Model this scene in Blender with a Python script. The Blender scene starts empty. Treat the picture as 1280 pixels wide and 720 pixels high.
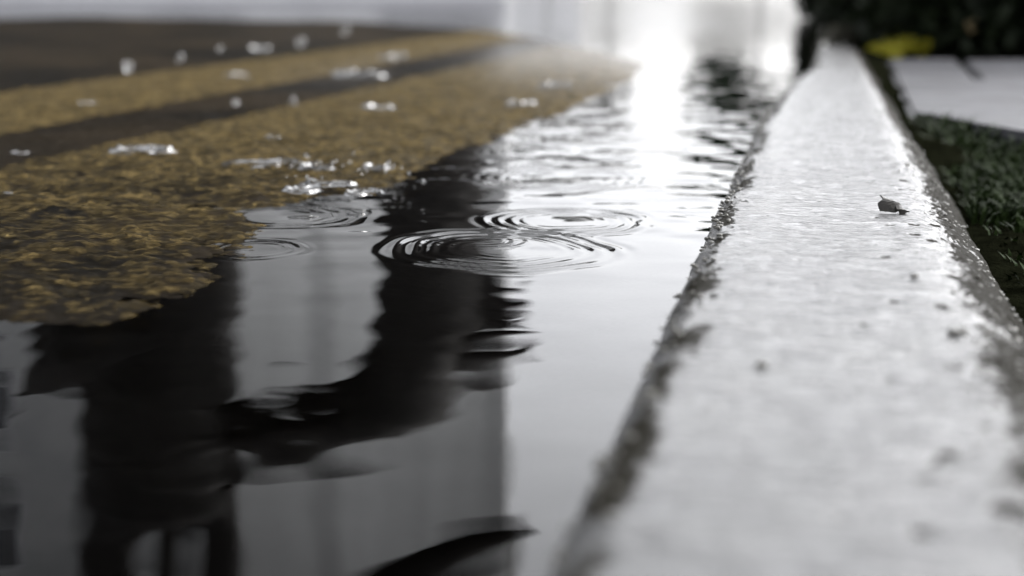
import bpy, bmesh, math, random
import numpy as np
from mathutils import Vector

R = math.radians
rng = np.random.default_rng(7)
random.seed(7)
scene = bpy.context.scene
COL = scene.collection

# ------------------------------------------------------------------ camera geometry
H = .15                                   # the lens is 15 cm above the puddle
PITCH = math.atan(378/1778.)
YAW = math.atan(390/math.hypot(1778., 378))       # direction of the kerb
SY, CY = math.sin(YAW), math.cos(YAW)

def ray(px, py):
    X = (px-640)/1778.; Y = (360-py)/1778.
    return X, math.cos(PITCH)+Y*math.sin(PITCH), -math.sin(PITCH)+Y*math.cos(PITCH)

def on_ground(px, py, z=0.):
    d = ray(px, py); t = (z-H)/d[2]
    return d[0]*t, d[1]*t

def across(px, py, D):
    """where a thing D metres away stands if the puddle mirrors it at this pixel"""
    d = ray(px, py); t = D/d[1]
    return Vector((d[0]*t, D, -(H+d[2]*t)))

def direct(px, py, D):
    d = ray(px, py); t = D/d[1]
    return Vector((d[0]*t, D, H+d[2]*t))

def to_xy(s, t):                           # along the kerb, to its right -> world
    return s*SY+t*CY, s*CY-t*SY

# ------------------------------------------------------------------ noise
def _hash(ix, iy, seed):
    h = (ix.astype(np.int64)*374761393 + iy.astype(np.int64)*668265263 + seed*974634777) & 0xffffffff
    h = ((h ^ (h >> 13))*1274126177) & 0xffffffff
    h = h ^ (h >> 16)
    return (h & 0xffffff)/float(0x1000000)

def vnoise(x, y, cell, seed=0):
    x = np.asarray(x, float)/cell; y = np.asarray(y, float)/cell
    ix = np.floor(x); iy = np.floor(y); fx = x-ix; fy = y-iy
    fx = fx*fx*fx*(fx*(fx*6-15)+10); fy = fy*fy*fy*(fy*(fy*6-15)+10)
    a = _hash(ix, iy, seed); b = _hash(ix+1, iy, seed); c = _hash(ix, iy+1, seed); d = _hash(ix+1, iy+1, seed)
    return (a*(1-fx)+b*fx)*(1-fy)+(c*(1-fx)+d*fx)*fy - .5

def fbm(x, y, cell, seed=0, octs=3):
    r = 0; a = 1.
    for k in range(octs):
        r = r+a*vnoise(x+k*13.1, y-k*7.7, cell/2**k, seed+k); a *= .5
    return r

def worley(x, y, cell, seed=0):
    x = np.asarray(x, float)/cell; y = np.asarray(y, float)/cell
    ix = np.floor(x); iy = np.floor(y)
    best = np.full(np.broadcast(x, y).shape, 9.); idv = np.zeros_like(best)
    for dx in (-1, 0, 1):
        for dy in (-1, 0, 1):
            cx = ix+dx; cy = iy+dy
            qx = cx+_hash(cx, cy, seed); qy = cy+_hash(cx, cy, seed+5)
            d = np.hypot(x-qx, y-qy); m = d < best
            best = np.where(m, d, best); idv = np.where(m, _hash(cx, cy, seed+9), idv)
    return best, idv

def smooth(a, b, x):
    t = np.clip((x-a)/(b-a), 0, 1)
    return t*t*(3-2*t)

# ------------------------------------------------------------------ object helpers
def tag(o, label=None, cat=None, group=None, kind=None):
    if label: o['label'] = label
    if cat: o['category'] = cat
    if group: o['group'] = group
    if kind: o['kind'] = kind
    return o

def link(name, me, mat, parent=None):
    o = bpy.data.objects.new(name, me); COL.objects.link(o)
    if mat is not None: me.materials.append(mat)
    if parent is not None: o.parent = parent
    return o

def empty(name, loc=(0, 0, 0)):
    o = bpy.data.objects.new(name, None); COL.objects.link(o); o.location = loc
    o.empty_display_size = .05
    return o

def grid_mesh(name, P, attrs=None, keep=None):
    ny, nx = P.shape[:2]
    idx = np.arange(ny*nx).reshape(ny, nx)
    q = np.stack([idx[:-1, :-1], idx[:-1, 1:], idx[1:, 1:], idx[1:, :-1]], -1).reshape(-1, 4)
    if keep is not None: q = q[keep.reshape(-1)]
    V = P.reshape(-1, 3)
    if keep is not None:
        used = np.unique(q); remap = np.zeros(len(V), int); remap[used] = np.arange(len(used))
        q = remap[q]; V = V[used]
        attrs = {k: v.reshape(-1)[used] for k, v in (attrs or {}).items()}
    me = bpy.data.meshes.new(name)
    me.vertices.add(len(V)); me.vertices.foreach_set('co', V.astype(np.float32).ravel())
    me.loops.add(q.size); me.loops.foreach_set('vertex_index', q.astype(np.int32).ravel())
    me.polygons.add(len(q))
    me.polygons.foreach_set('loop_start', np.arange(0, q.size, 4, dtype=np.int32))
    me.polygons.foreach_set('use_smooth', np.ones(len(q), bool))
    me.update(calc_edges=True)
    for k, v in (attrs or {}).items():
        a = me.attributes.new(k, 'FLOAT', 'POINT'); a.data.foreach_set('value', np.asarray(v, np.float32).ravel())
    me.validate()
    return me

def bm_mesh(name, bm, shade=True):
    me = bpy.data.meshes.new(name); bm.normal_update(); bm.to_mesh(me); bm.free()
    if shade:
        me.polygons.foreach_set('use_smooth', np.ones(len(me.polygons), bool))
    return me

def add_box(bm, x0, x1, y0, y1, z0, z1, bev=0.):
    r = bmesh.ops.create_cube(bm, size=1.)
    for v in r['verts']:
        v.co = Vector((x0+(v.co.x+.5)*(x1-x0), y0+(v.co.y+.5)*(y1-y0), z0+(v.co.z+.5)*(z1-z0)))
    if bev:
        es = list({e for v in r['verts'] for e in v.link_edges})
        bmesh.ops.bevel(bm, geom=es, offset=bev, segments=2, affect='EDGES', profile=.6)

def add_tube(bm, pts, radii, n=12, rough=.08, seed=0):
    rr = random.Random(seed)
    # resample with a smooth curve
    P = [Vector(q) for q in pts]; out = []; rad = []
    for i in range(len(P)-1):
        p0 = P[max(i-1, 0)]; p1 = P[i]; p2 = P[i+1]; p3 = P[min(i+2, len(P)-1)]
        for k in range(5):
            t = k/5.
            out.append(.5*((2*p1)+(p2-p0)*t+(2*p0-5*p1+4*p2-p3)*t*t+(3*p1-p0-3*p2+p3)*t**3))
            rad.append(radii[i]*(1-t)+radii[i+1]*t)
    out.append(P[-1]); rad.append(radii[-1])
    rings = []
    for i, c in enumerate(out):
        d = (out[min(i+1, len(out)-1)]-out[max(i-1, 0)]).normalized()
        u = d.cross(Vector((0, 1, 0)))
        if u.length < .1: u = d.cross(Vector((1, 0, 0)))
        u.normalize(); w = d.cross(u)
        rings.append([bm.verts.new(c+(u*math.cos(a)+w*math.sin(a))*rad[i]*(1+rr.uniform(-rough, rough)))
                      for a in [2*math.pi*k/n for k in range(n)]])
    for a, b in zip(rings[:-1], rings[1:]):
        for k in range(n):
            bm.faces.new((a[k], a[(k+1) % n], b[(k+1) % n], b[k]))
    bm.faces.new(rings[0][::-1]); bm.faces.new(rings[-1])

def leaf_cloud(name, centres, n, size, squash=1., seed=0):
    """many small folded leaves spread through ellipsoid clumps; centres = (centre, (rx,ry,rz))"""
    r = np.random.default_rng(seed)
    wts = np.array([c[1][0]*c[1][1]*c[1][2] for c in centres]); wts /= wts.sum()
    pick = r.choice(len(centres), n, p=wts)
    C = np.array([tuple(centres[i][0]) for i in pick]); S = np.array([centres[i][1] for i in pick])
    d = r.normal(size=(n, 3)); d /= np.linalg.norm(d, axis=1)[:, None]
    rad = r.random(n)**.45
    pos = C+d*S*rad[:, None]
    a = r.normal(size=(n, 3)); a /= np.linalg.norm(a, axis=1)[:, None]
    b = np.cross(a, r.normal(size=(n, 3))); b /= np.linalg.norm(b, axis=1)[:, None]
    nrm = np.cross(a, b)
    L = size*(.6+.8*r.random(n))[:, None]
    v = np.stack([pos-a*L, pos+b*L*.42+nrm*L*.12, pos+a*L, pos-b*L*.42+nrm*L*.12], 1).reshape(-1, 3)
    me = bpy.data.meshes.new(name)
    me.vertices.add(len(v)); me.vertices.foreach_set('co', v.astype(np.float32).ravel())
    q = np.arange(n*4, dtype=np.int32)
    me.loops.add(n*4); me.loops.foreach_set('vertex_index', q)
    me.polygons.add(n); me.polygons.foreach_set('loop_start', np.arange(0, n*4, 4, dtype=np.int32))
    me.update(calc_edges=True); me.validate()
    return me

# ------------------------------------------------------------------ materials
class NT:
    def __init__(self, name):
        self.m = bpy.data.materials.new(name); self.m.use_nodes = True
        self.t = self.m.node_tree; self.t.nodes.clear()
        self.out = self.n('ShaderNodeOutputMaterial')
    def n(self, typ, **kw):
        nd = self.t.nodes.new(typ)
        for k, v in kw.items():
            if k.startswith('i_'):
                nd.inputs[k[2:].replace('_', ' ')].default_value = v
            else: setattr(nd, k, v)
        return nd
    def l(self, a, b): self.t.links.new(a, b)
    def noise(self, scale, detail=3, rough=.55, vec=None, dist=0):
        nd = self.n('ShaderNodeTexNoise'); nd.inputs['Scale'].default_value = scale
        nd.inputs['Detail'].default_value = detail; nd.inputs['Roughness'].default_value = rough
        nd.inputs['Distortion'].default_value = dist
        if vec is not None: self.l(vec, nd.inputs['Vector'])
        return nd.outputs['Fac']
    def ramp(self, fac, stops):
        nd = self.n('ShaderNodeValToRGB'); cr = nd.color_ramp
        while len(cr.elements) < len(stops): cr.elements.new(.5)
        for e, (p, c) in zip(cr.elements, stops):
            e.position = p; e.color = (*c, 1) if not isinstance(c, (int, float)) else (c, c, c, 1)
        self.l(fac, nd.inputs['Fac']); return nd.outputs['Color']
    def math(self, op, a, b=None):
        nd = self.n('ShaderNodeMath', operation=op)
        for i, v in enumerate((a, b)):
            if v is None: continue
            if isinstance(v, (int, float)): nd.inputs[i].default_value = v
            else: self.l(v, nd.inputs[i])
        return nd.outputs[0]
    def mix(self, fac, a, b):
        nd = self.n('ShaderNodeMix', data_type='RGBA')
        for s, v in ((0, fac), (6, a), (7, b)):
            if isinstance(v, (int, float)): nd.inputs[s].default_value = v
            elif isinstance(v, tuple): nd.inputs[s].default_value = (*v, 1)
            else: self.l(v, nd.inputs[s])
        return nd.outputs[2]
    def pos(self, scale=(1, 1, 1), rot=(0, 0, 0)):
        g = self.n('ShaderNodeNewGeometry'); mp = self.n('ShaderNodeMapping')
        mp.inputs['Scale'].default_value = scale; mp.inputs['Rotation'].default_value = rot
        self.l(g.outputs['Position'], mp.inputs['Vector']); return mp.outputs['Vector']
    def attr(self, name):
        a = self.n('ShaderNodeAttribute'); a.attribute_name = name; return a.outputs['Fac']
    def bump(self, h, strength, dist):
        b = self.n('ShaderNodeBump'); b.inputs['Strength'].default_value = strength
        b.inputs['Distance'].default_value = dist; self.l(h, b.inputs['Height']); return b.outputs['Normal']
    def bsdf(self, color, rough=.5, spec=.5, normal=None, coat=None, coat_rough=.05, coat_n=None, **kw):
        b = self.n('ShaderNodeBsdfPrincipled')
        def put(s, v):
            if isinstance(v, tuple): b.inputs[s].default_value = (*v, 1)
            elif isinstance(v, (int, float)): b.inputs[s].default_value = v
            else: self.l(v, b.inputs[s])
        put('Base Color', color); put('Roughness', rough); put('Specular IOR Level', spec)
        if normal is not None: self.l(normal, b.inputs['Normal'])
        if coat is not None:
            put('Coat Weight', coat); put('Coat Roughness', coat_rough); b.inputs['Coat IOR'].default_value = 1.33
            if coat_n is not None: self.l(coat_n, b.inputs['Coat Normal'])
        for k, v in kw.items(): put(k.replace('_', ' '), v)
        return b.outputs[0]
    def done(self, sh):
        self.l(sh, self.out.inputs['Surface']); return self.m

def simple(name, c0, c1, scale, rough=.6, bump=0., dist=.002, spec=.4, coat=None):
    k = NT(name); v = k.pos(); f = k.noise(scale, 4, .6, v)
    col = k.ramp(f, [(.3, c0), (.7, c1)])
    nm = k.bump(k.noise(scale*4, 3, .6, v), bump, dist) if bump else None
    return k.done(k.bsdf(col, rough, spec, nm, coat))

# wet asphalt
k = NT('wet_asphalt'); v = k.pos()
f1 = k.noise(150, 3, .6, v); f2 = k.noise(9, 3, .6, v)
peb = k.attr('pebble')
c = k.mix(k.math('MULTIPLY', peb, .8), (.0035, .0033, .0031), (.012, .011, .0095))
c = k.mix(k.ramp(f2, [(.35, 0.), (.7, .5)]), c, (.008, .0065, .004))
c = k.mix(k.ramp(k.noise(2.2, 4, .65, v, .5), [(.42, 0.), (.62, .8)]), c, (.017, .013, .0085))
M_ROAD = k.done(k.bsdf(c, k.ramp(f1, [(.3, .45), (.7, .7)]), .004, k.bump(k.noise(420, 3, .6, v), .35, .0012), k.attr('wetness'), .2))

# worn ochre paint: opaque only where paint is left
k = NT('worn_ochre_paint'); v = k.pos()
f1 = k.noise(70, 4, .65, v); f2 = k.noise(16, 3, .6, v); f3 = k.noise(240, 3, .6, v)
peb = k.attr('pebble'); pa = k.attr('paint')
vo = k.n('ShaderNodeTexVoronoi'); vo.inputs['Scale'].default_value = 150; k.l(v, vo.inputs['Vector'])
sep = k.n('ShaderNodeSeparateColor'); k.l(vo.outputs['Color'], sep.inputs[0]); cell = sep.outputs[0]
wear = k.math('ADD', k.math('MULTIPLY', cell, .13), k.math('SUBTRACT', k.math('MULTIPLY', f1, .75), .02))
wear = k.math('ADD', wear, k.math('ADD', k.math('MULTIPLY', f2, .55), k.math('MULTIPLY', peb, .18)))
wear = k.math('ADD', wear, k.math('SUBTRACT', pa, 1.))
cover = k.ramp(wear, [(.62, 0.), (.92, 1.)])
c = k.ramp(f3, [(.25, (.018, .0135, .006)), (.5, (.068, .050, .0205)), (.78, (.185, .138, .060))])
c = k.mix(k.ramp(f2, [(.35, 0.), (.65, .45)]), c, (.042, .028, .010))
c = k.mix(k.ramp(sep.outputs[1], [(.2, .75), (.75, 0.)]), c, (.014, .012, .008))
sh = k.bsdf(c, k.ramp(f1, [(.3, .5), (.7, .75)]), .008, k.bump(f3, .4, .0012), k.attr('wetness'), .22)
tr = k.n('ShaderNodeBsdfTransparent'); mx = k.n('ShaderNodeMixShader')
k.l(cover, mx.inputs[0]); k.l(tr.outputs[0], mx.inputs[1]); k.l(sh, mx.inputs[2])
M_PAINT = k.done(mx.outputs[0])

# clear water: mirror by Fresnel over see-through
def water(name, bump_scale=0, tint=(.24, .235, .215)):
    k = NT(name)
    fr = k.n('ShaderNodeFresnel'); fr.inputs['IOR'].default_value = 1.333
    gl = k.n('ShaderNodeBsdfGlossy'); gl.inputs['Roughness'].default_value = 0.0
    tr = k.n('ShaderNodeBsdfTransparent'); tr.inputs['Color'].default_value = (*tint, 1)
    mx = k.n('ShaderNodeMixShader')
    if bump_scale:
        bn = k.n('ShaderNodeBump'); bn.inputs['Distance'].default_value = .006; nm = bn.outputs[0]
        k.l(k.noise(bump_scale, 2, .5, k.pos()), bn.inputs['Height']); k.l(k.attr('chop'), bn.inputs['Strength'])
        k.l(nm, fr.inputs['Normal']); k.l(nm, gl.inputs['Normal'])
    k.l(fr.outputs[0], mx.inputs[0]); k.l(tr.outputs[0], mx.inputs[1]); k.l(gl.outputs[0], mx.inputs[2])
    return k.done(mx.outputs[0])
M_WATER = water('rain_water', 22)
M_GUTTER = water('gutter_water', 0)

# wet concrete of the kerb
k = NT('wet_concrete'); v = k.pos()
dirt = k.attr('dirt')
f1 = k.noise(300, 3, .65, v); f2 = k.noise(26, 4, .6, v); f3 = k.noise(110, 3, .6, v)
c = k.ramp(f2, [(.3, (.036, .036, .038)), (.7, (.056, .056, .056))])
c = k.mix(k.ramp(f1, [(.58, 0.), (.74, .6)]), c, (.03, .03, .03))
f4 = k.noise(420, 2, .6, v)
dm = k.ramp(k.math('ADD', dirt, k.math('ADD', k.math('MULTIPLY', k.math('SUBTRACT', f3, .5), .9), k.math('MULTIPLY', k.math('SUBTRACT', f4, .5), 1.5))), [(.38, 0.), (.52, 1.)])
c = k.mix(dm, c, (.012, .011, .008))
wet = k.math('MULTIPLY', k.math('SUBTRACT', 1., k.math('MULTIPLY', dm, .96)), .80)
# film of water with fine wavelets lying across the kerb
vv = k.pos((1, 1, 1), (0, 0, YAW)); mp = k.n('ShaderNodeMapping'); mp.inputs['Scale'].default_value = (48, 190, 60)
k.l(vv, mp.inputs['Vector'])
w = k.noise(1., 4, .58, mp.outputs['Vector'], .9)
film = k.bump(k.math('ADD', w, k.math('MULTIPLY', k.noise(230, 3, .6, v), .20)), 1., .0021)
M_KERB = k.done(k.bsdf(c, .5, k.math('MULTIPLY', wet, .2), k.bump(k.math('ADD', f1, f4), .6, .0012), wet, .1, film))

M_SOIL = simple('wet_soil', (.0016, .0018, .001), (.006, .0066, .0036), 60, .7, .8, .004, 0)
k = NT('pale_paving'); v = k.pos(); f = k.noise(30, 4, .6, v); f2 = k.noise(5, 3, .6, v)
M_PAVE = k.done(k.bsdf(k.mix(f2, k.ramp(f, [(.3, (.012, .012, .016)), (.7, (.05, .05, .058))]), (.03, .03, .036)), .5, .1,
                       k.bump(f, .5, .003), k.ramp(k.noise(6, 3, .6, v, 1.), [(.40, .02), (.60, .62)]), .2, k.bump(f2, .2, .02)))
M_GROUND = simple('distant_paving', (.10, .10, .10), (.16, .16, .155), 2, .5)
M_LEAF = simple('dark_evergreen_leaf', (.003, .005, .002), (.009, .014, .005), 12, .6, 0, .002, .15)
M_LEAF2 = simple('green_tree_leaf', (.012, .024, .012), (.030, .054, .027), 3, .6, 0, .002, .1)
M_LEAFD = simple('winter_tree_leaf', (.008, .009, .006), (.02, .02, .012), 3, .6)
M_WEED = simple('yellow_green_leaf', (.30, .28, .02), (.46, .42, .04), 60, .5)
M_GRASS = simple('dark_grass_blade', (.006, .011, .003), (.018, .030, .008), 40, .6, 0, .002, .03)
M_STEM = simple('green_stem', (.04, .05, .015), (.07, .08, .02), 40, .6)
M_BARK = simple('wet_bark', (.006, .005, .005), (.018, .016, .014), 6, .75, .6, .03, .2)
M_SCRAP = simple('rotted_leaf', (.008, .007, .006), (.026, .023, .019), 300, .55, .4, .0008)
M_STONE = simple('dark_grit', (.02, .019, .016), (.11, .105, .09), 220, .4, .3, .0008)
k = NT('grey_render'); v = k.pos((.8, .8, .035)); f = k.noise(1., 4, .6, v); f2 = k.noise(.3, 3, .6, k.pos())
M_WALL = k.done(k.bsdf(k.mix(k.ramp(f, [(.35, 0.), (.65, 1.)]), (.62, .62, .615), k.ramp(f2, [(.3, (.74, .74, .74)), (.7, (.84, .84, .835))])), .85, .2))
M_DARKWALL = simple('dark_grey_render', (.26, .265, .27), (.36, .36, .36), .5, .85, 0, .002, .2)
M_BAND = simple('grey_stone_trim', (.50, .50, .50), (.58, .58, .575), .6, .8)
M_LOW = simple('pale_wall_render', (.38, .38, .405), (.46, .46, .485), 1.2, .8)
M_GLASS = simple('dark_window_glass', (.03, .032, .035), (.05, .052, .055), 1, .12)
M_SEDGE = simple('grey_dead_grass', (.03, .03, .022), (.075, .07, .05), 60, .7)
M_DRY = simple('dry_brown_leaf', (.16, .12, .06), (.22, .17, .09), 90, .6)
def splash_mat(name, gloss, froth_glint, amount):
  k = NT(name)                                # thin broken films of water, slightly frothy; the white also paints in sky highlight
  fr = k.n('ShaderNodeFresnel'); fr.inputs['IOR'].default_value = 1.333
  gl = k.n('ShaderNodeBsdfGlossy'); gl.inputs['Roughness'].default_value = .08; gl.inputs['Color'].default_value = (gloss, gloss, gloss, 1)
  tr = k.n('ShaderNodeBsdfTransparent'); tr.inputs['Color'].default_value = (.93, .93, .93, 1)
  mx = k.n('ShaderNodeMixShader'); k.l(fr.outputs[0], mx.inputs[0]); k.l(tr.outputs[0], mx.inputs[1]); k.l(gl.outputs[0], mx.inputs[2])
  df = k.n('ShaderNodeBsdfDiffuse'); df.inputs['Color'].default_value = (froth_glint, froth_glint, froth_glint, 1); m2 = k.n('ShaderNodeMixShader')
  k.l(k.ramp(k.noise(160, 3, .6, k.pos()), [(.42, 0.), (.75, amount)]), m2.inputs[0]); k.l(mx.outputs[0], m2.inputs[1]); k.l(df.outputs[0], m2.inputs[2])
  return k.done(m2.outputs[0])
M_SPLASH = splash_mat('splash_water', .24, .16, .95)
M_DROP = splash_mat('drop_water', 1., .30, 1.)

# ------------------------------------------------------------------ road: one height field
def spaced(lo, a, b, hi, step, g):
    mid = np.arange(a, b, step)
    up = [b]; d = step
    while up[-1] < hi: d *= g; up.append(up[-1]+d)
    dn = [a]; d = step
    while dn[-1] > lo: d *= g; dn.append(dn[-1]-d)
    return np.concatenate([np.array(dn[:0:-1]), mid, np.array(up)])

S = spaced(-3., .45, 1.55, 70., .0022, 1.02)
T = spaced(-45., -.80, -.04, -.02, .0024, 1.035); T = T[T <= -.02]
SS, TT = np.meshgrid(S, T, indexing='ij')
XX, YY = to_xy(SS, TT)
shore_s = np.array([-3, .30, .563, .575, .625, .674, .73, .82, .90, .976, 1.004, 1.12, 1.28, 1.5, 1.7, 2.3, 2.8, 3.4, 4., 80])
shore_t = np.array([-.37, -.37, -.35, -.325, -.314, -.313, -.318, -.350, -.385, -.352, -.322, -.328, -.335, -.322, -.308, -.305, -.34, -.45, -.6, -14.])
sh_t = np.interp(S, shore_s, shore_t)[:, None]
bear = XX/np.maximum(YY, .2)
yfar = np.interp(bear, [-.6, -.354, -.105, -.022, .033, .089], [7.2, 6.94, 6.3, 4.77, 3.54, 2.8])
yfar = yfar*(1+.10*fbm(XX, YY*0, .5, 131, 3))
fade = 1/(1+(np.maximum(SS-1.5, 0))*.9)
d_sh = sh_t-TT                                     # > 0: out of the puddle
z1 = np.where(d_sh > 0, np.minimum(d_sh*.045, .0055), np.maximum(d_sh*.16, -.022))
z2 = np.clip((yfar-YY)*.02, -.03, .0055)
base = np.minimum(z1, z2)
# the near end of the puddle: bottom left corner of the picture floods again
near = smooth(.575, .535, SS+.35*(TT+.35)+.012*fbm(SS, TT, .04, 3))
base = base-near*.016*smooth(-.30, -.34, TT)
F1, ID = worley(SS, TT, .0085, 11)
F2, ID2 = worley(SS+.3, TT, .0042, 21)
pebble = np.clip(1-F1*1.25, 0, 1)*(.35+.65*ID)
rough = (.0019*(pebble-.25)+.0009*(1-F2)*ID2+.0036*fbm(SS, TT, .035, 31, 2)+.0013*fbm(SS, TT, .012, 41, 2))
ZZ = base+rough*fade
P = np.stack([XX, YY, ZZ], -1)
wetness = .60*smooth(1.7, 3.2, SS)*smooth(-1.05, -.5, TT)+.04*smooth(.1, .8, .5+fbm(SS, TT, .05, 77, 2))*smooth(-.9, -.3, TT)*(pebble > .25)
road = link('road', grid_mesh('road', P, {'pebble': pebble*fade, 'wetness': wetness}), M_ROAD)
tag(road, 'dark wet asphalt road rising out of the puddle', None, None, 'structure')

def band(t0, t1, s0, s1, name, label):
    e = .010*fbm(SS, TT, .05, 51, 2)+.006*fbm(SS, TT, .012, 61, 2)
    inside = smooth(t0-.018, t0+.014, TT+e)*smooth(t1+.018, t1-.014, TT+e)-.12*smooth(.84, .56, SS+.5*(TT+.35))+.15*smooth(.85, 1.35, SS)
    i = (S > s0) & (S < s1); j = (T > t0-.05) & (T < t1+.05)
    PP = P[i][:, j].copy(); PP[..., 2] += .0006
    o = link(name, grid_mesh(name, PP, {'pebble': pebble[i][:, j], 'paint': inside[i][:, j], 'wetness': wetness[i][:, j]}), M_PAINT)
    tag(o, label, None, None, 'structure')
band(-.645, -.285, -.5, 6.5, 'road_marking', 'worn ochre yellow stripe along the edge of the puddle')
band(-1.11, -.785, -.5, 6.8, 'road_marking', 'second worn ochre yellow stripe beyond the dark asphalt gap')

# ------------------------------------------------------------------ puddle
drops = []   # x, y, outer radius, wavelength, slope, age (how much the middle has calmed)
def ring(px, py, halfpx, lam, slope, hollow):
    x, y = on_ground(px, py); drops.append((x, y, halfpx*y/1815., lam, slope, hollow))
ring(628, 311, 165, .0108, .27, .5)
ring(592, 300, 75, .0080, .10, .2)
ring(705, 276, 120, .0095, .24, .4)
ring(316, 312, 76, .0085, .34, .5)
ring(362, 270, 112, .0105, .30, .4)
ring(700, 222, 130, .0095, .12, .2)
ring(610, 206, 90, .0080, .11, .1)
ring(745, 172, 100, .0100, .10, .1)
ring(880, 262, 60, .0075, .05, .2)
ring(900, 120, 80, .013, .08, .1)
ring(960, 88, 60, .015, .08, .1)
ring(820, 100, 110, .014, .05, .1)
ring(340, 497, 48, .0050, .05, .3)
ring(470, 236, 60, .0080, .12, .1)
ring(560, 190, 70, .0090, .10, .1)
def surface(x, y):
    z = np.zeros_like(x)
    for (cx, cy_, r0, lam, sl, ho) in drops:
        ang = np.arctan2(y-cy_, x-cx)
        r = np.hypot(x-cx, y-cy_)*(1+.035*np.sin(2*ang+cx*40)+.02*np.sin(5*ang+cy_*30)); r = r+.0035*fbm(x, y, .03, 121, 2)
        amp = sl*lam/(2*math.pi)
        env = np.exp(-(np.maximum(r-r0*.86, 0)/(r0*.10+.002))**2)*smooth(r0*ho*.4, r0*(ho+.25), r)
        env = env*(.25+.75*smooth(.2*r0, r0, r))*np.clip(.85+1.5*vnoise(np.cos(ang)*1.3+cx*90, np.sin(ang)*1.3, .6, 5), .1, 2)
        ll = lam*(.75+.5*np.clip(r/r0, 0, 1.3))
        z = z+amp*env*np.sin(2*math.pi*(r-r0*.86)/ll+1.)
    calm = smooth(.70, .95, y)
    z = z+(.00023+.0011*calm)*fbm(x, y*1.15, .045, 71, 2)
    z = z+.00022*smooth(.80, 1.15, y)*fbm(x, y, .014, 81, 2)
    far = smooth(1.1, 2.2, y)
    z = z+far*.0009*fbm(x, y, .03, 91, 2)*np.clip(1.5/np.maximum(y, .3), .25, 1)
    return z
S2 = spaced(-2., .36, 1.5, 70., .0019, 1.022)
T2 = spaced(-45., -.42, -.03, .0, .0017, 1.05); T2 = T2[T2 <= .0]
A, B = np.meshgrid(S2, T2, indexing='ij'); WX, WY = to_xy(A, B)
o = link('puddle_water', grid_mesh('puddle_water', np.stack([WX, WY, surface(WX, WY)], -1), {'chop': .9*smooth(2.4, 6., WY)}), M_WATER)
tag(o, 'still rain puddle with ring ripples beside the kerb', None, None, 'structure')

# ------------------------------------------------------------------ kerb stones
KH = []
def kerb_z(s, t):
    a, b, z = KH[0]
    return z[min(np.searchsorted(a, s), len(a)-1), min(np.searchsorted(b, t), len(b)-1)]
def kerb_stone(s0, s1, tr, name, label, ds, seed, top=.0195):
    s = np.arange(s0, s1+ds*.5, ds)
    q = np.concatenate([np.linspace(-.085, .07, 22)[:-1], np.linspace(.07, .74, 56)[:-1], np.linspace(.74, 1.055, 40)])
    tl = np.interp(s, [-1, 1.35, 1.75, 2.1, 2.45, 3.4], [-.050, -.049, -.043, -.030, -.004, .006])[:, None]
    B = tl+(tr-tl)*q[None, :]; A = np.broadcast_to(s[:, None], B.shape); t = B[0]
    wl = .0035*fbm(A, A*0+1, .06, seed, 3)+.0016*fbm(A, B, .010, seed+3, 2)
    wr = .0060*fbm(A, A*0+5, .09, seed+6, 3)+.0018*fbm(A, B, .010, seed+8, 2)
    left = np.clip((B-(tl-.013)-wl)/.021, 0, 1); right = np.clip(((tr+.008)-B-wr)/.060, 0, 1)
    z = (top+.012)*np.sqrt(1-(1-left)**2.6)-.012
    z = np.minimum(z, (top+.03)*(1-(1-right)**2.1)**.66-.03)
    u = (B-tl)/(tr-tl)
    z = z+.0007*np.cos(2*math.pi*np.clip(u, 0, 1))*smooth(0, .2, u)*smooth(1., .75, u)
    g1, gid = worley(A, B, .0045, seed+12)
    shoulderL = smooth(.95, .35, left); shoulderR = smooth(1.0, .45, right)
    pits = smooth(.985, 1., gid)*np.clip(1-g1*1.6, 0, 1)
    gritty = .0022*(np.clip(1-g1*1.3, 0, 1)*gid)
    z = z+gritty*np.clip(shoulderL*.8+shoulderR, 0, 1)+.0009*fbm(A, B, .03, seed+15, 3)-.0014*pits
    z = z+.00055*fbm(A*2.4, B, .012, seed+17, 2)
    # dirt in the joint with the puddle and on the worn right shoulder
    nearw = smooth(.80, .36, A)*.030
    wid = .0050*(1+1.1*fbm(A, A*0+3, .05, seed+41, 2))+.003*smooth(.75, .35, A)
    dirtL = np.exp(-((B-(tl+.0010+wl*1.3))/np.maximum(wid, .002))**2)*(.68+.9*fbm(A, B, .025, seed+20, 3))
    dirtR = smooth(tr-.036-nearw, tr-.014, B+wr*1.1)*(1.05+.8*fbm(A, B, .02, seed+23, 3))
    spots = smooth(.93, .97, gid)*np.clip(1-g1*1.3, 0, 1)*smooth(tr-.055-nearw, tr-.01, B)
    h1, hid = worley(A+.7, B, .013, seed+33)
    blot = smooth(.70, .93, hid)*np.clip(1-h1*2.6, 0, 1)*(.7+1.1*smooth(.0, .07, B))
    z = z-.0010*blot
    dirt = np.clip(dirtL+dirtR+spots*.9+pits*.7+blot*(.75+.3*smooth(.02, .07, B)), 0, 1)
    X, Y = to_xy(A, B)
    KH.append((s.copy(), t.copy(), z.copy()))
    P = np.stack([X, Y, z], -1)
    # close the ends and sides with skirts
    lo = P[0].copy(); lo[:, 2] = -.06; hi = P[-1].copy(); hi[:, 2] = -.06
    P = np.concatenate([lo[None], P, hi[None]], 0); dirt = np.concatenate([dirt[:1]*0+.3, dirt, dirt[-1:]*0+.3], 0)
    a = P[:, :1].copy(); a[..., 2] = -.06; b = P[:, -1:].copy(); b[..., 2] = -.06
    P = np.concatenate([a, P, b], 1); dirt = np.concatenate([dirt[:, :1], dirt, dirt[:, -1:]], 1)
    o = link(name, grid_mesh(name, P, {'dirt': dirt}), M_KERB)
    return tag(o, label, None, None, 'structure')
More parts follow.
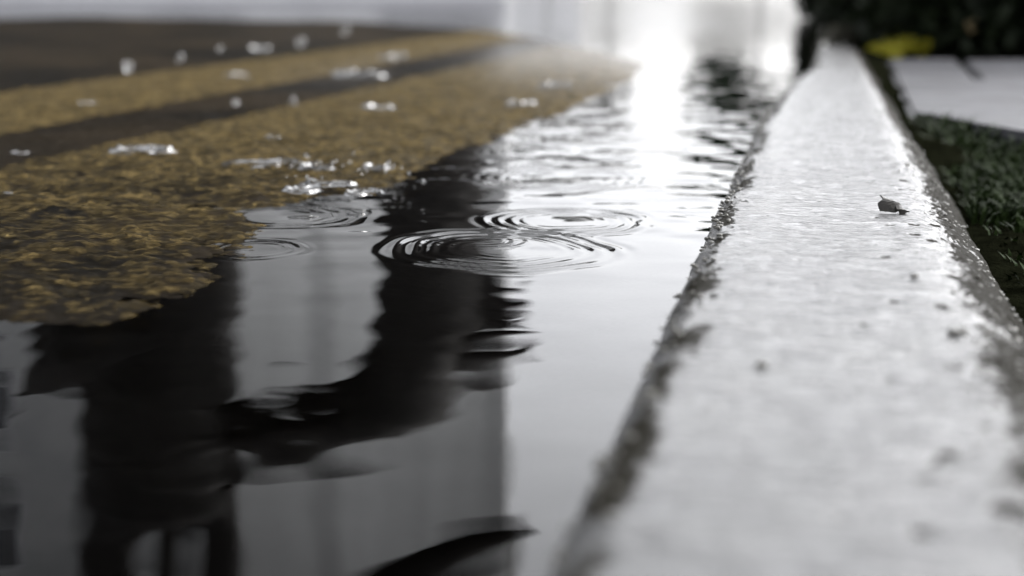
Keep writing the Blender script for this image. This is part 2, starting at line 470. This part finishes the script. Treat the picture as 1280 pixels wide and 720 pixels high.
kerb_stone(-.6, 2.38, .100, 'kerb', 'long pale wet concrete kerb beside the puddle', .0024, 100)
kerb_stone(2.384, 3.30, .097, 'kerb', 'short narrow kerb stone at the far end of the kerb', .005, 200)

# ------------------------------------------------------------------ right of the kerb
sv = np.arange(-.5, 9., .012); tv = np.arange(.08, 7., .016)
A, B = np.meshgrid(sv, tv, indexing='ij'); X, Y = to_xy(A, B)
z = -.016+.012*fbm(A, B, .12, 301, 4)+.003*fbm(A, B, .02, 305, 2)
z = z+.018*smooth(.18, .1, B)*smooth(1.1, 1.5, A)
o = link('verge_soil', grid_mesh('verge_soil', np.stack([X, Y, z], -1)), M_SOIL)
tag(o, 'dark wet soil strip right of the kerb', None, None, 'structure')
A, B = np.meshgrid(np.arange(.2, 1.75, .02), np.arange(.095, 1.2, .02), indexing='ij'); X, Y = to_xy(A, B)
o = link('gutter_water', grid_mesh('gutter_water', np.stack([X, Y, -.0258+.0004*fbm(A, B, .03, 311, 2)], -1)), M_GUTTER)
tag(o, 'shallow dark puddle on the soil right of the kerb', None, None, 'structure')

def slab(corners, name, label, z0, z1, seed):
    bm = bmesh.new()
    top = [bm.verts.new((x, y, z1)) for x, y in corners]; bot = [bm.verts.new((x, y, z0)) for x, y in corners]
    bm.faces.new(top); bm.faces.new(bot[::-1]); n = len(top)
    for i in range(n): bm.faces.new((bot[i], bot[(i+1) % n], top[(i+1) % n], top[i]))
    bmesh.ops.recalc_face_normals(bm, faces=bm.faces[:])
    bmesh.ops.bevel(bm, geom=[e for e in bm.edges], offset=.006, segments=2, affect='EDGES')
    o = link(name, bm_mesh(name, bm, False), M_PAVE); return tag(o, label, None, None, 'structure')
g0 = on_ground(1138, 141, .005); g1_ = on_ground(1300, 170, .005); g2 = on_ground(1222, 100, .005); g3 = on_ground(1196, 74, .005); g4 = on_ground(1108, 74, .005)
slab([g0, g1_, (g1_[0]+.25, g1_[1]+.12), (g2[0]+.45, g2[1]-.02), g2, g3, g4], 'pavement', 'pale wet paving slab nearest the dark puddle', -.05, .006, 1)
e1 = on_ground(1229, 100, .005); e2 = on_ground(1204, 74, .005)
slab([e1, (g2[0]+.46, g2[1]-.0), (e1[0]+1.4, e1[1]+.3), (e2[0]+1.5, e2[1]+.1), e2], 'pavement', 'greyer paving slab in front of the hedge', -.05, .004, 2)

# wet grass on the strip: too many blades to count
def grass(name, n, region, hmin, hmax, mat, label, seed):
    r = np.random.default_rng(seed); vs = []; fs = []
    while len(fs) < n*2:
        s, t = region(r)
        x, y = to_xy(s, t)
        if y > g0[1]-.022+(g1_[1]-g0[1])*(x-g0[0])/(g1_[0]-g0[0]) and x > g0[0]-.02: continue
        h = r.uniform(hmin, hmax)*(1+1.3*float(smooth(1.35, 1.6, np.array(s)))); a = r.uniform(0, 6.28); w = h*.06+.0006
        lean = r.uniform(.2, 1.1)*h; dx, dy = math.cos(a), math.sin(a); i = len(vs); z0 = -.018
        vs += [(x-dy*w, y+dx*w, z0), (x+dy*w, y-dx*w, z0), (x+dx*lean*.4+dy*w*.8, y+dy*lean*.4-dx*w*.8, z0+h*.62),
               (x+dx*lean*.4-dy*w*.8, y+dy*lean*.4+dx*w*.8, z0+h*.62), (x+dx*lean, y+dy*lean, z0+h*.85)]
        fs += [(i, i+1, i+2, i+3), (i+3, i+2, i+4)]
    me = bpy.data.meshes.new(name); me.from_pydata(vs, [], fs); me.update()
    o = link(name, me, mat); return tag(o, label, 'grass', None, 'stuff')
def reg(r):
    while True:
        s = r.uniform(.45, 1.78); t = r.uniform(.112, .62)
        if r.random() < .15+.85*(vnoise(np.array([s]), np.array([t]), .10, 9)[0] > -.12): return s, t
grass('grass', 16000, reg, .006, .017, M_GRASS, 'short dark wet grass on the soil right of the kerb', 5)

# ------------------------------------------------------------------ grit along the kerb
def grit():
    bm = bmesh.new(); r = random.Random(3)
    for i in range(900):
        s = r.uniform(.30, 1.7)
        if r.random() < .4: t = -.054+r.gauss(0, .0045)
        else: t = .088+r.gauss(0, .010)-.012*(s < .6)
        t = min(max(t, -.062), .1065); x, y = to_xy(s, t); a = r.uniform(.0005, .0019); z = kerb_z(s, t)+a*.2
        q = bmesh.ops.create_icosphere(bm, subdivisions=1, radius=a)
        sc = Vector((r.uniform(.7, 1.3), r.uniform(.7, 1.3), r.uniform(.5, .9)))
        for v in q['verts']:
            v.co = Vector((v.co.x*sc.x*(1+r.uniform(-.2, .2)), v.co.y*sc.y*(1+r.uniform(-.2, .2)), v.co.z*sc.z))+Vector((x, y, z))
    o = link('grit', bm_mesh('grit', bm, False), M_STONE); tag(o, 'fine dark grit caught along both shoulders of the kerb', 'grit', None, 'stuff')
grit()

# the dark leaf scrap on the kerb
def scrap():
    x, y = on_ground(1117, 262, .0205)
    bm = bmesh.new(); n, m = 12, 7; r = random.Random(4); g = []
    for i in range(n):
        row = []
        for j in range(m):
            u = i/(n-1.)-.5; w = j/(m-1.)-.5
            wid = .85 if u < .12 else .5
            X = u*.0165+.0012*math.sin(w*9); Yv = w*.011*wid-(.0035 if u > .2 else 0)
            Z = .0022+.0020*math.cos(w*3.2+u)+.0024*(.5-u)*(w+.5)-(.002 if u > .3 and w < 0 else 0)+r.uniform(-.0003, .0003)
            row.append(bm.verts.new((X, Yv, Z)))
        g.append(row)
    for i in range(n-1):
        for j in range(m-1): bm.faces.new((g[i][j], g[i+1][j], g[i+1][j+1], g[i][j+1]))
    me = bm_mesh('leaf_scrap', bm)
    me.polygons.foreach_set('use_smooth', np.zeros(len(me.polygons), bool)); o = link('leaf_scrap', me, M_SCRAP); o.location = (x, y, .0198); o.rotation_euler = (R(24), R(8), R(-22))
    md = o.modifiers.new('thick', 'SOLIDIFY'); md.thickness = .0009; md.offset = 0
    tag(o, 'small dark curled leaf scrap lying on the pale kerb', 'leaf')
scrap()
def pebble_thing(px, py, rad, label, seed):
    x, y = on_ground(px, py, .0203); bm = bmesh.new(); r = random.Random(seed)
    q = bmesh.ops.create_icosphere(bm, subdivisions=2, radius=rad)
    for v in q['verts']:
        n = v.co.normalized(); k_ = 1+.25*math.sin(n.x*3+seed)*math.cos(n.y*4-seed)+r.uniform(-.06, .06)
        v.co = Vector((v.co.x*k_*1.3, v.co.y*k_, v.co.z*k_*.6))
    o = link('pebble', bm_mesh('pebble', bm), M_STONE); o.location = (x, y, .0203)
    tag(o, label, 'pebble', 'loose pebbles on the kerb')
pebble_thing(1143, 345, .0017, 'dark pebble on the kerb nearer than the leaf scrap', 1)
pebble_thing(1193, 415, .0022, 'dark pebble by the rough right shoulder of the kerb', 2)
pebble_thing(952, 455, .0016, 'grey pebble on the left half of the kerb below the ripples', 3)
pebble_thing(1134, 206, .0018, 'grey pebble beyond the leaf scrap near the kerb edge', 4)

# ------------------------------------------------------------------ rain: splashes and drops in the air
def splash_mesh(r0, seed, flat=.3, whole=False):
    r = random.Random(seed); bm = bmesh.new(); n = 40; spikes = [0]*n
    for i in range(9):
        c = r.randrange(n); hgt = r.uniform(.1, .7)
        for d in (-1, 0, 1): spikes[(c+d) % n] = max(spikes[(c+d) % n], hgt*(1 if d == 0 else .45))
    prof = [(.0, .10), (.35, .05), (.62, .04), (.80, .16), (.93, .62), (1.0, 1.), (1.03, .55), (1.08, .12), (1.25, .02), (1.3, -.05)]
    rings = []; pieces = [r.random() for _ in range(8)]
    for (pr, pz) in prof:
        ringv = []
        for i in range(n):
            a = 2*math.pi*i/n
            wob = 1+.13*math.sin(2*a+seed)+.12*math.sin(3*a+seed*1.7)+.08*math.sin(7*a+2*seed)+r.uniform(-.07, .07)
            up = pz*(1+(.9*spikes[i] if pz > .5 else 0))
            ringv.append((pr*r0*wob*math.cos(a)*(1+.2*up*.3), pr*r0*wob*math.sin(a), up*r0*flat))
        rings.append([bm.verts.new(q) for q in ringv])
    for a, b in zip(rings[:-1], rings[1:]):
        for i in range(n):
            if pieces[(i*7)//n] < .3 and not whole and a is not rings[0]: continue
            if r.random() < .86: bm.faces.new((a[i], a[(i+1) % n], b[(i+1) % n], b[i]))
    bmesh.ops.delete(bm, geom=[v for v in bm.verts if not v.link_faces], context='VERTS')
    return bm_mesh('rain_splash', bm)
def splash(px, py, wpx, label, seed, flat=.28, z=.007, whole=False):
    x, y = on_ground(px, py, z); r0 = wpx*y/1815./2/1.25; flat *= .6
    o = link('rain_splash', splash_mesh(r0, seed, flat, whole), M_SPLASH); o.location = (x, y, z-.001)
    tag(o, label, 'splash', 'raindrop splashes on the wet road')
splash(173, 188, 74, 'wide sharp white splash crown on the near edge of the dark gap', 1, .26, .008, True)
splash(450, 94, 62, 'long pale splash low on the far yellow stripe', 2, .35)
splash(474, 134, 42, 'round pale splash near the far edge of the near yellow stripe', 3, .35)
splash(325, 62, 30, 'faint splash on the asphalt beyond the far yellow stripe', 4, .5)
splash(110, 130, 26, 'small bright splash on the left end of the far yellow stripe', 5, .6)
splash(298, 94, 34, 'dim splash on the far yellow stripe left of the long pale one', 6, .35)
splash(328, 203, 88, 'broad flat splash on the near yellow stripe beside the sparkling patch', 7, .10)
splash(425, 226, 92, 'large broken splash in the sparkling patch at the puddle edge', 8, .22)
splash(395, 208, 46, 'small splash at the back of the sparkling patch', 9, .45)
splash(342, 172, 24, 'tiny pale splash beyond the broad flat one', 10, .5)
splash(690, 108, 58, 'soft pale splash near the far tip of the near yellow stripe', 11, .3)
splash(650, 128, 44, 'soft pale splash just nearer than the one at the stripe tip', 12, .3)
splash(470, 208, 44, 'jagged splash at the right end of the sparkling patch', 17, .4)
splash(382, 236, 60, 'low splash at the front left of the sparkling patch', 18, .25)
splash(452, 240, 50, 'low broken splash at the front right of the sparkling patch', 19, .3)
splash(495, 72, 44, 'blurred splash in the dark gap between the stripes', 13, .4)
splash(4, 241, 22, 'small bright splash at the left end of the near yellow stripe', 14, .35)
splash(24, 190, 22, 'tiny dim splash in the dark gap at its left end', 15, .3)

def drop(px, py, D, rpx, label, seed):
    c = direct(px, py, D); rad = rpx*D/1815.*.62; bm = bmesh.new(); rd = random.Random(seed*31+int(px))
    q = bmesh.ops.create_icosphere(bm, subdivisions=3, radius=rad)
    k1, k2, k3 = rd.uniform(0, 6), rd.uniform(0, 6), rd.uniform(.25, .5)
    for v in q['verts']:
        n = v.co.normalized()
        v.co = v.co*(1+k3*math.sin(2.2*n.x+k1)*math.cos(2.*n.z+k2)+.18*math.sin(5*n.y+k2)*math.sin(4*n.z+k1))
        v.co.z *= 1.25; v.co.x *= 1-.2*max(n.z, 0)
    o = link('raindrop', bm_mesh('raindrop', bm), M_DROP); o.location = c
    tag(o, label, 'raindrop', 'raindrops bouncing above the road')
drop(160, 81, 2.0, 10, 'bright bouncing raindrop above the dark asphalt, biggest of the drops', 1)
drop(225, 73, 2.1, 7, 'pale raindrop in the air just right of the biggest drop', 2)
drop(376, 51, 2.4, 9, 'pale raindrop highest above the road, before the far asphalt', 3)
drop(295, 129, 1.75, 7, 'dim long raindrop over the dark gap, left of a brighter one', 4)
drop(366, 128, 1.75, 8, 'soft raindrop over the dark gap, right of a dimmer one', 5)
drop(275, 60, 2.4, 5, 'faint raindrop in the air above the far asphalt', 6)
drop(432, 36, 3.2, 8, 'faint raindrop in front of the far edge of the asphalt', 7)
# sparkling droplets thrown up at the puddle edge
r = random.Random(12)
for i in range(26):
    px = 425+r.gauss(0, 42); py = 205+r.gauss(0, 14)
    D = on_ground(px, py+8, .006)[1]
    drop(px, py, D, r.uniform(1.5, 4), 'tiny white droplet thrown up at the sparkling puddle edge', i)
    bpy.data.objects[-1] if False else None
for o in COL.objects:
    if o.get('label', '').startswith('tiny white droplet'): o['group'] = 'droplets thrown up at the puddle edge'

# ------------------------------------------------------------------ hedge, shrub and weeds at the far right
def hedge(name, c0, c1, depth, h, n, label, cat, seed, mat, size, z=0):
    """box hedge from c0 to c1 (front foot), built of leaves round a few stems"""
    root = empty(name, ((c0[0]+c1[0])/2, (c0[1]+c1[1])/2+depth/2, z)); tag(root, label, cat)
    r = np.random.default_rng(seed); cl = []
    nx = max(2, int(abs(c1[0]-c0[0])/.16))
    for i in range(nx):
        f = (i+.5)/nx
        for j in range(3):
            for q in range(3):
                x = c0[0]+(c1[0]-c0[0])*f+r.normal(0, .02); y = c0[1]+(c1[1]-c0[1])*f+depth*(q+.5)/3+r.normal(0, .02)
                cl.append((Vector((x, y, h*(.2+.3*j)+r.normal(0, .02)))-Vector(root.location)+Vector((0, 0, z)), (.13, depth*.26, h*.26)))
    link('foliage', leaf_cloud('foliage', cl, n, size, seed=seed), mat, root)
    for i in range(nx):
        f = (i+.5)/nx; x = c0[0]+(c1[0]-c0[0])*f-root.location.x; y = c0[1]+(c1[1]-c0[1])*f+depth*.5-root.location.y
        bm = bmesh.new(); add_tube(bm, [(x, y, -.03), (x+.02, y, h*.4), (x-.02, y+.02, h*.75)], [.012, .009, .004], 6, .1, i)
        link('stem', bm_mesh('stem', bm), M_BARK, root)
    return root
h0 = on_ground(1100, 66); h1 = on_ground(1420, 70)
hedge('hedge', (h0[0], h0[1]), (h1[0]+.3, h1[1]+.05), .55, .42, 26000, 'low dense black green hedge standing beyond the pale paving', 'hedge', 1, M_LEAF, .022)
s0 = direct(1030, 0, 6.2); s1 = direct(1100, 0, 6.4)
hedge('shrub', (s0.x, 6.2), (s1.x+.1, 6.2), .5, .55, 9000, 'dark shrub behind the far end of the kerb', 'shrub', 2, M_LEAF, .03)
# a dry brown leaf caught on the hedge
bm = bmesh.new(); n = 10
mid = [bm.verts.new((0, 0, z_)) for z_ in np.linspace(-.02, .02, 7)]
for sgn in (-1, 1):
    side = [bm.verts.new((sgn*.014*math.sin(math.pi*i/6), .004*math.sin(math.pi*i/6), -.02+.04*i/6)) for i in range(1, 6)]
    prev = [mid[0]]+side+[mid[6]]
    for i in range(6):
        vs = [mid[i], prev[i], prev[i+1], mid[i+1]]; vs = list(dict.fromkeys(vs))
        bm.faces.new(vs if sgn > 0 else vs[::-1])
o = link('dry_leaf', bm_mesh('dry_leaf', bm), M_DRY); hd = h0[1]-.03; o.location = direct(1215, 31, hd)
o.modifiers.new('thick', 'SOLIDIFY').thickness = .001
tag(o, 'single dry brown leaf caught on the front of the dark hedge', 'leaf')
# yellow green weeds at the kerb end
wx, wy = on_ground(1122, 64); root = empty('weed_clump', (wx, wy, -.01)); tag(root, 'yellow green weed clump between the kerb end and the hedge', 'weeds')
r_ = np.random.default_rng(8); cl = []
for i in range(14):
    wx_ = r_.normal(0, .034); cl.append((Vector((wx_, r_.normal(0, .03), .008+.062*r_.random()*math.exp(-((wx_-.012)/.038)**2))), (.024, .025, .013)))
link('foliage', leaf_cloud('foliage', cl, 700, .008, seed=8), M_WEED, root)
bm = bmesh.new()
for i in range(9):
    a = r_.uniform(0, 6.28); add_tube(bm, [(0, 0, -.02), (.02*math.cos(a), .02*math.sin(a), .02), (.05*math.cos(a), .04*math.sin(a), .05)], [.0015, .0012, .0006], 5, .1, i)
link('stem', bm_mesh('stem', bm), M_STEM, root)
sd = direct(1056, 42, 3.55); root = empty('sedge_clump', (sd.x, sd.y, -.01)); tag(root, 'grey brown dead weed clump right behind the kerb end', 'weeds')
cl = [(Vector((r_.normal(0, .06), r_.normal(0, .03), .03+.03*r_.random())), (.03, .03, .02)) for i in range(12)]
link('foliage', leaf_cloud('foliage', cl, 600, .01, seed=9), M_SEDGE, root)

# ------------------------------------------------------------------ what the puddle mirrors: trees, building, low wall
def mirrored(D, rows):
    pts = []; rad = []
    for (px, py, rp, *rest) in rows:
        d = D+(rest[0] if rest else 0)
        pts.append(across(px, py, d)); rad.append(rp*d/1818.)
    return pts, rad
DT = 18.
def tree(name, base_px, limbs, crown, nleaf, label, seed, leafmat=M_LEAFD, D=DT, leaf=.11, group=None):
    b = across(base_px, -18, D); b.z = -.05
    root = empty(name, b); tag(root, label, 'tree', group)
    bm = bmesh.new()
    for i, rows in enumerate(limbs):
        pts, rad = mirrored(D, rows); pts = [q-b for q in pts]
        add_tube(bm, pts, rad, 16, .07, seed+i)
    link('trunk', bm_mesh('trunk', bm), M_BARK, root)
    cl = []
    for (px, py, rx, rz, dy) in crown:
        c = across(px, py, D)-b; c.y += dy; cl.append((c, (rx, rx*.8, rz)))
    link('crown', leaf_cloud('crown', cl, nleaf, leaf, seed=seed), leafmat, root)
    return root
tree('street_tree', 250, [
    [(250, -25, 66), (249, 120, 60), (248, 330, 58), (228, 420, 72), (200, 500, 98), (200, 560, 102), (198, 620, 100), (196, 650, 70)],
    [(150, 590, 50), (138, 660, 38), (136, 740, 36), (120, 860, 30), (60, 1040, 20)],
    [(260, 590, 44), (276, 660, 28), (280, 740, 27), (300, 860, 24), (360, 1000, 16)],
    [(235, 415, 62), (165, 428, 74), (100, 445, 62), (58, 468, 34), (36, 486, 12), (20, 500, 4)],
    [(214, 600, 34), (212, 660, 13), (206, 740, 10), (200, 860, 6)],  # thin stem added to darken the bright gap between the stems
    [(240, 370, 50), (180, 385, 40), (120, 415, 34)],
    [(290, 860, 20), (400, 800, 22), (480, 738, 34), (560, 694, 28), (620, 668, 17), (664, 655, 5)],
    [(245, 545, 40), (310, 548, 40), (350, 550, 38)],
    ], [(100, 1000, 1.3, 1., 0), (250, 1050, 1.5, 1.1, .5), (380, 960, 1.2, .8, -.3), (212, 690, .30, .45, .3), (-120, 900, 1.2, .8, 0), (180, 1180, 1.6, 1.1, 0)],  # the small low clump is added to darken the same gap
    5200, 'dark thick double stemmed tree mirrored at the left of the puddle', 11)
tree('street_tree', 545, [
    [(545, -25, 78), (545, 150, 72), (542, 300, 70), (532, 410, 68), (505, 478, 60), (450, 520, 52), (390, 545, 44), (330, 552, 38), (250, 556, 30)],
    [(530, 440, 46), (590, 448, 30), (630, 440, 16), (668, 426, 5)],
    [(575, 340, 30), (625, 378, 17), (662, 372, 6)],
    [(575, 380, 30), (625, 405, 14), (660, 398, 5)],
    [(430, 515, 26), (385, 498, 12), (330, 490, 4)],
    [(250, 556, 24), (215, 640, 14), (210, 730, 12), (230, 900, 10)],
    ], [(250, 1000, .9, .7, .8), (210, 880, .5, .4, .6)],
    900, 'dark leaning tree mirrored in the ripples, its limb bent across to the left', 31)

DB = 34.
def building(x0, x1, D, Hb, wallmat, pil, label, wins):
    root = empty('building', ((x0+x1)/2, D, 0)); ox = root.location.x
    tag(root, label, 'building')
    bm = bmesh.new(); add_box(bm, x0-ox, x1-ox, 0, 14, -.1, Hb); link('wall', bm_mesh('wall', bm, False), wallmat, root)
    for px in pil:
        c = across(px, 300, D).x-ox
        bm = bmesh.new(); add_box(bm, c-.28, c+.28, -.03, -.003, -.1, Hb-.4, .01); link('pilaster', bm_mesh('pilaster', bm, False), M_BAND, root)
    bm = bmesh.new(); add_box(bm, x0-ox-.02, x1-ox+.3, -.35, 14.3, Hb+.003, Hb+.6, .03); link('cornice', bm_mesh('cornice', bm, False), M_BAND, root)
    bm = bmesh.new(); add_box(bm, x0-ox+.01, x1-ox+.05, -.12, -.004, -.1, .9, .02); link('plinth', bm_mesh('plinth', bm, False), M_BAND, root)
    for cx in wins:
        for q in range(5):
            z0 = 2.2+q*3.3; xx = cx-ox
            bm = bmesh.new()
            add_box(bm, xx-.65, xx+.65, -.06, -.005, z0-.06, z0); add_box(bm, xx-.65, xx+.65, -.06, -.005, z0+1.7, z0+1.76)
            add_box(bm, xx-.65, xx-.58, -.055, -.005, z0+.002, z0+1.698); add_box(bm, xx+.58, xx+.65, -.055, -.005, z0+.002, z0+1.698)
            w = link('window', bm_mesh('window', bm, False), M_LOW, root)
            bm = bmesh.new(); add_box(bm, xx-.575, xx+.575, -.03, -.006, z0+.004, z0+1.696); link('pane', bm_mesh('pane', bm, False), M_GLASS, w)
    return root
xm = across(282, 500, DB).x
building(xm, across(634, 300, DB).x, DB, 19., M_WALL, (618, 400), 'plain tall grey rendered building mirrored between the dark trees and the bright sky', ())
building(-26., xm-.35, DB-1.2, 17., M_DARKWALL, (), 'darker grey building with windows mirrored at the left edge of the puddle', (-24.2, -21.4, -18.6, -15.8, -12.6))
# low pale wall in front of the trees
bm = bmesh.new(); add_box(bm, -16, across(633, 0, 16).x, 15.9, 16.15, -.1, .62, .01)
add_box(bm, -16.03, across(633, 0, 16).x+.03, 15.86, 16.19, .623, .69, .012)
tag(link('garden_wall', bm_mesh('garden_wall', bm, False), M_LOW), 'low pale rendered wall across the road before the trees', 'wall')

def filler_shed():  # added far block, toned to soften the mirrored step from wall to sky
    D = 90.; xa, xb = across(600, 0, D).x, across(725, 0, D).x
    root = empty('filler_shed', ((xa+xb)/2, D, 0)); tag(root, 'added pale block far off that softens the mirrored step past the grey building', 'filler_shed'); h = (xb-xa)/2
    bm = bmesh.new(); add_box(bm, -h, h, 0, 5, -.1, 3.6); link('wall', bm_mesh('wall', bm, False), M_LOW, root)
    bm = bmesh.new(); add_box(bm, -h-.2, h+.2, -.2, 5.2, 3.603, 3.9, .05); link('roof', bm_mesh('roof', bm, False), M_BAND, root)
    bm = bmesh.new(); add_box(bm, -.6, .6, -.06, -.004, -.05, 2.1); link('door', bm_mesh('door', bm, False), M_LOW, root)
filler_shed()

def small_tree(px, D, z0, z1, wpx, n, label, seed, mat, leaf):
    b = across(px, 0, D); b.z = -.05; root = empty('young_tree', b); tag(root, label, 'tree', 'young trees along the far street')
    bm = bmesh.new(); add_tube(bm, [(0, 0, -.1), (.03, 0, z0*.6), (-.02, .03, z0+.3*(z1-z0)), (.0, 0, z0+.8*(z1-z0))], [.03, .026, .022, .01], 8, .08, seed)
    rr = random.Random(seed)
    for i in range(6):
        a = rr.uniform(0, 6.28); zz = z0+rr.uniform(0, .5)*(z1-z0)
        add_tube(bm, [(0, 0, zz-.2), (.3*math.cos(a), .3*math.sin(a), zz+.2), (.6*math.cos(a), .5*math.sin(a), zz+.5)], [.018, .012, .006], 6, .1, i)
    link('trunk', bm_mesh('trunk', bm), M_BARK, root)
    W = wpx*D/1818./2; cl = []
    for i in range(12):
        cl.append((Vector((rr.uniform(-.7, .7)*W, rr.uniform(-.6, .6)*W, z0+(z1-z0)*rr.uniform(.15, .85))), (W*.42, W*.42, (z1-z0)*.2)))
    link('crown', leaf_cloud('crown', cl, n, leaf, seed=seed), mat, root)
small_tree(950, 26, .9, 3.5, 185, 9000, 'small dark green tree mirrored next to the far part of the kerb', 51, M_LEAF2, .11)
small_tree(762, 40, 2.2, 5.2, 90, 2400, 'small sparse tree mirrored at the right rim of the ripples', 52, M_LEAFD, .10)
small_tree(684, 42, 2.4, 5.6, 120, 2700, 'sparse wide young tree mirrored just right of the grey building', 53, M_LEAFD, .10)

# unseen broad tree, added so its crown shades the near road
def shade_tree():
    b = Vector((-3.4, -5.5, -.05)); root = empty('added_shade_tree', b)
    tag(root, 'added unseen tree whose crown shades the near road', 'tree')
    bm = bmesh.new(); add_tube(bm, [(0, 0, -.1), (.1, 0, 2), (0, .1, 4), (.2, 0, 6.)], [.42, .33, .28, .18], 14, .06, 3)
    rr = random.Random(5); cl = []
    for i in range(46):
        x = rr.uniform(-7, 14); y = rr.uniform(-5, 8.4); z = 6.2+rr.uniform(-.5, 1.6)
        cl.append((Vector((x, y, z)), (1.9, 1.9, .8)))
        if i % 3 == 0: add_tube(bm, [(.05, .05, 4), (x*.5, y*.5, 5.6), (x, y, z)], [.13, .08, .02], 8, .1, i)
    link('trunk', bm_mesh('trunk', bm), M_BARK, root)
    link('crown', leaf_cloud('crown', cl, 32000, .17, seed=77), M_LEAFD, root)
shade_tree()

# the ground sheet out to the horizon
bm = bmesh.new()
vs = [bm.verts.new(q) for q in ((-600, -600, -.07), (600, -600, -.07), (600, 600, -.07), (-600, 600, -.07))]; bm.faces.new(vs)
tag(link('ground', bm_mesh('ground', bm, False), M_GROUND), None, None, None, 'structure')

# ------------------------------------------------------------------ light
SUN_EL, SUN_AZ = 48., 62.                                  # azimuth from +Y towards +X
w = bpy.data.worlds.new('World'); scene.world = w; w.use_nodes = True
nt = w.node_tree; bg = nt.nodes['Background']
sky = nt.nodes.new('ShaderNodeTexSky'); sky.sky_type = 'NISHITA'; sky.sun_disc = False
sky.sun_elevation = R(SUN_EL); sky.sun_rotation = R(SUN_AZ); sky.air_density = 1.; sky.dust_density = 4.; sky.ozone_density = 1.
hs = nt.nodes.new('ShaderNodeHueSaturation'); hs.inputs['Saturation'].default_value = .10
tc = nt.nodes.new('ShaderNodeTexCoord'); cn = nt.nodes.new('ShaderNodeTexNoise'); cn.inputs['Scale'].default_value = 2.2; cn.inputs['Detail'].default_value = 4
cr = nt.nodes.new('ShaderNodeValToRGB'); cr.color_ramp.elements[0].position = .3; cr.color_ramp.elements[0].color = (.82, .82, .84, 1)
cr.color_ramp.elements[1].position = .7; cr.color_ramp.elements[1].color = (1.08, 1.08, 1.08, 1)
mu = nt.nodes.new('ShaderNodeMix'); mu.data_type = 'RGBA'; mu.blend_type = 'MULTIPLY'; mu.inputs[0].default_value = 1.
nt.links.new(tc.outputs['Generated'], cn.inputs['Vector']); nt.links.new(cn.outputs['Fac'], cr.inputs['Fac'])
nt.links.new(sky.outputs[0], hs.inputs['Color']); nt.links.new(hs.outputs[0], mu.inputs[6]); nt.links.new(cr.outputs[0], mu.inputs[7])
nt.links.new(mu.outputs[2], bg.inputs['Color']); bg.inputs['Strength'].default_value = .15
L = bpy.data.lights.new('sun', 'SUN'); L.energy = .6; L.angle = R(25); L.color = (1., .97, .92)
lo = bpy.data.objects.new('sun', L); COL.objects.link(lo)
d = Vector((math.sin(R(SUN_AZ))*math.cos(R(SUN_EL)), math.cos(R(SUN_AZ))*math.cos(R(SUN_EL)), math.sin(R(SUN_EL))))
lo.rotation_euler = (-d).to_track_quat('-Z', 'Y').to_euler(); lo.location = d*30

# ------------------------------------------------------------------ camera
cam = bpy.data.cameras.new('camera'); co = bpy.data.objects.new('camera', cam); COL.objects.link(co)
co.location = (0, 0, H); co.rotation_euler = (math.pi/2-PITCH, 0, 0)
cam.lens = 50; cam.sensor_width = 36; cam.clip_start = .02; cam.clip_end = 2000
cam.dof.use_dof = True; cam.dof.focus_distance = .83; cam.dof.aperture_fstop = 4.6; cam.dof.aperture_blades = 7
scene.camera = co
vs_ = scene.view_settings; vs_.view_transform = 'Standard'; vs_.look = 'None'; vs_.gamma = 1.; vs_.exposure = 2.4; vs_.use_curve_mapping = False
scene.cycles.use_denoising = True
scene.cycles.max_bounces = 8; scene.cycles.transparent_max_bounces = 24; scene.cycles.glossy_bounces = 4
scene.cycles.sample_clamp_indirect = 6.
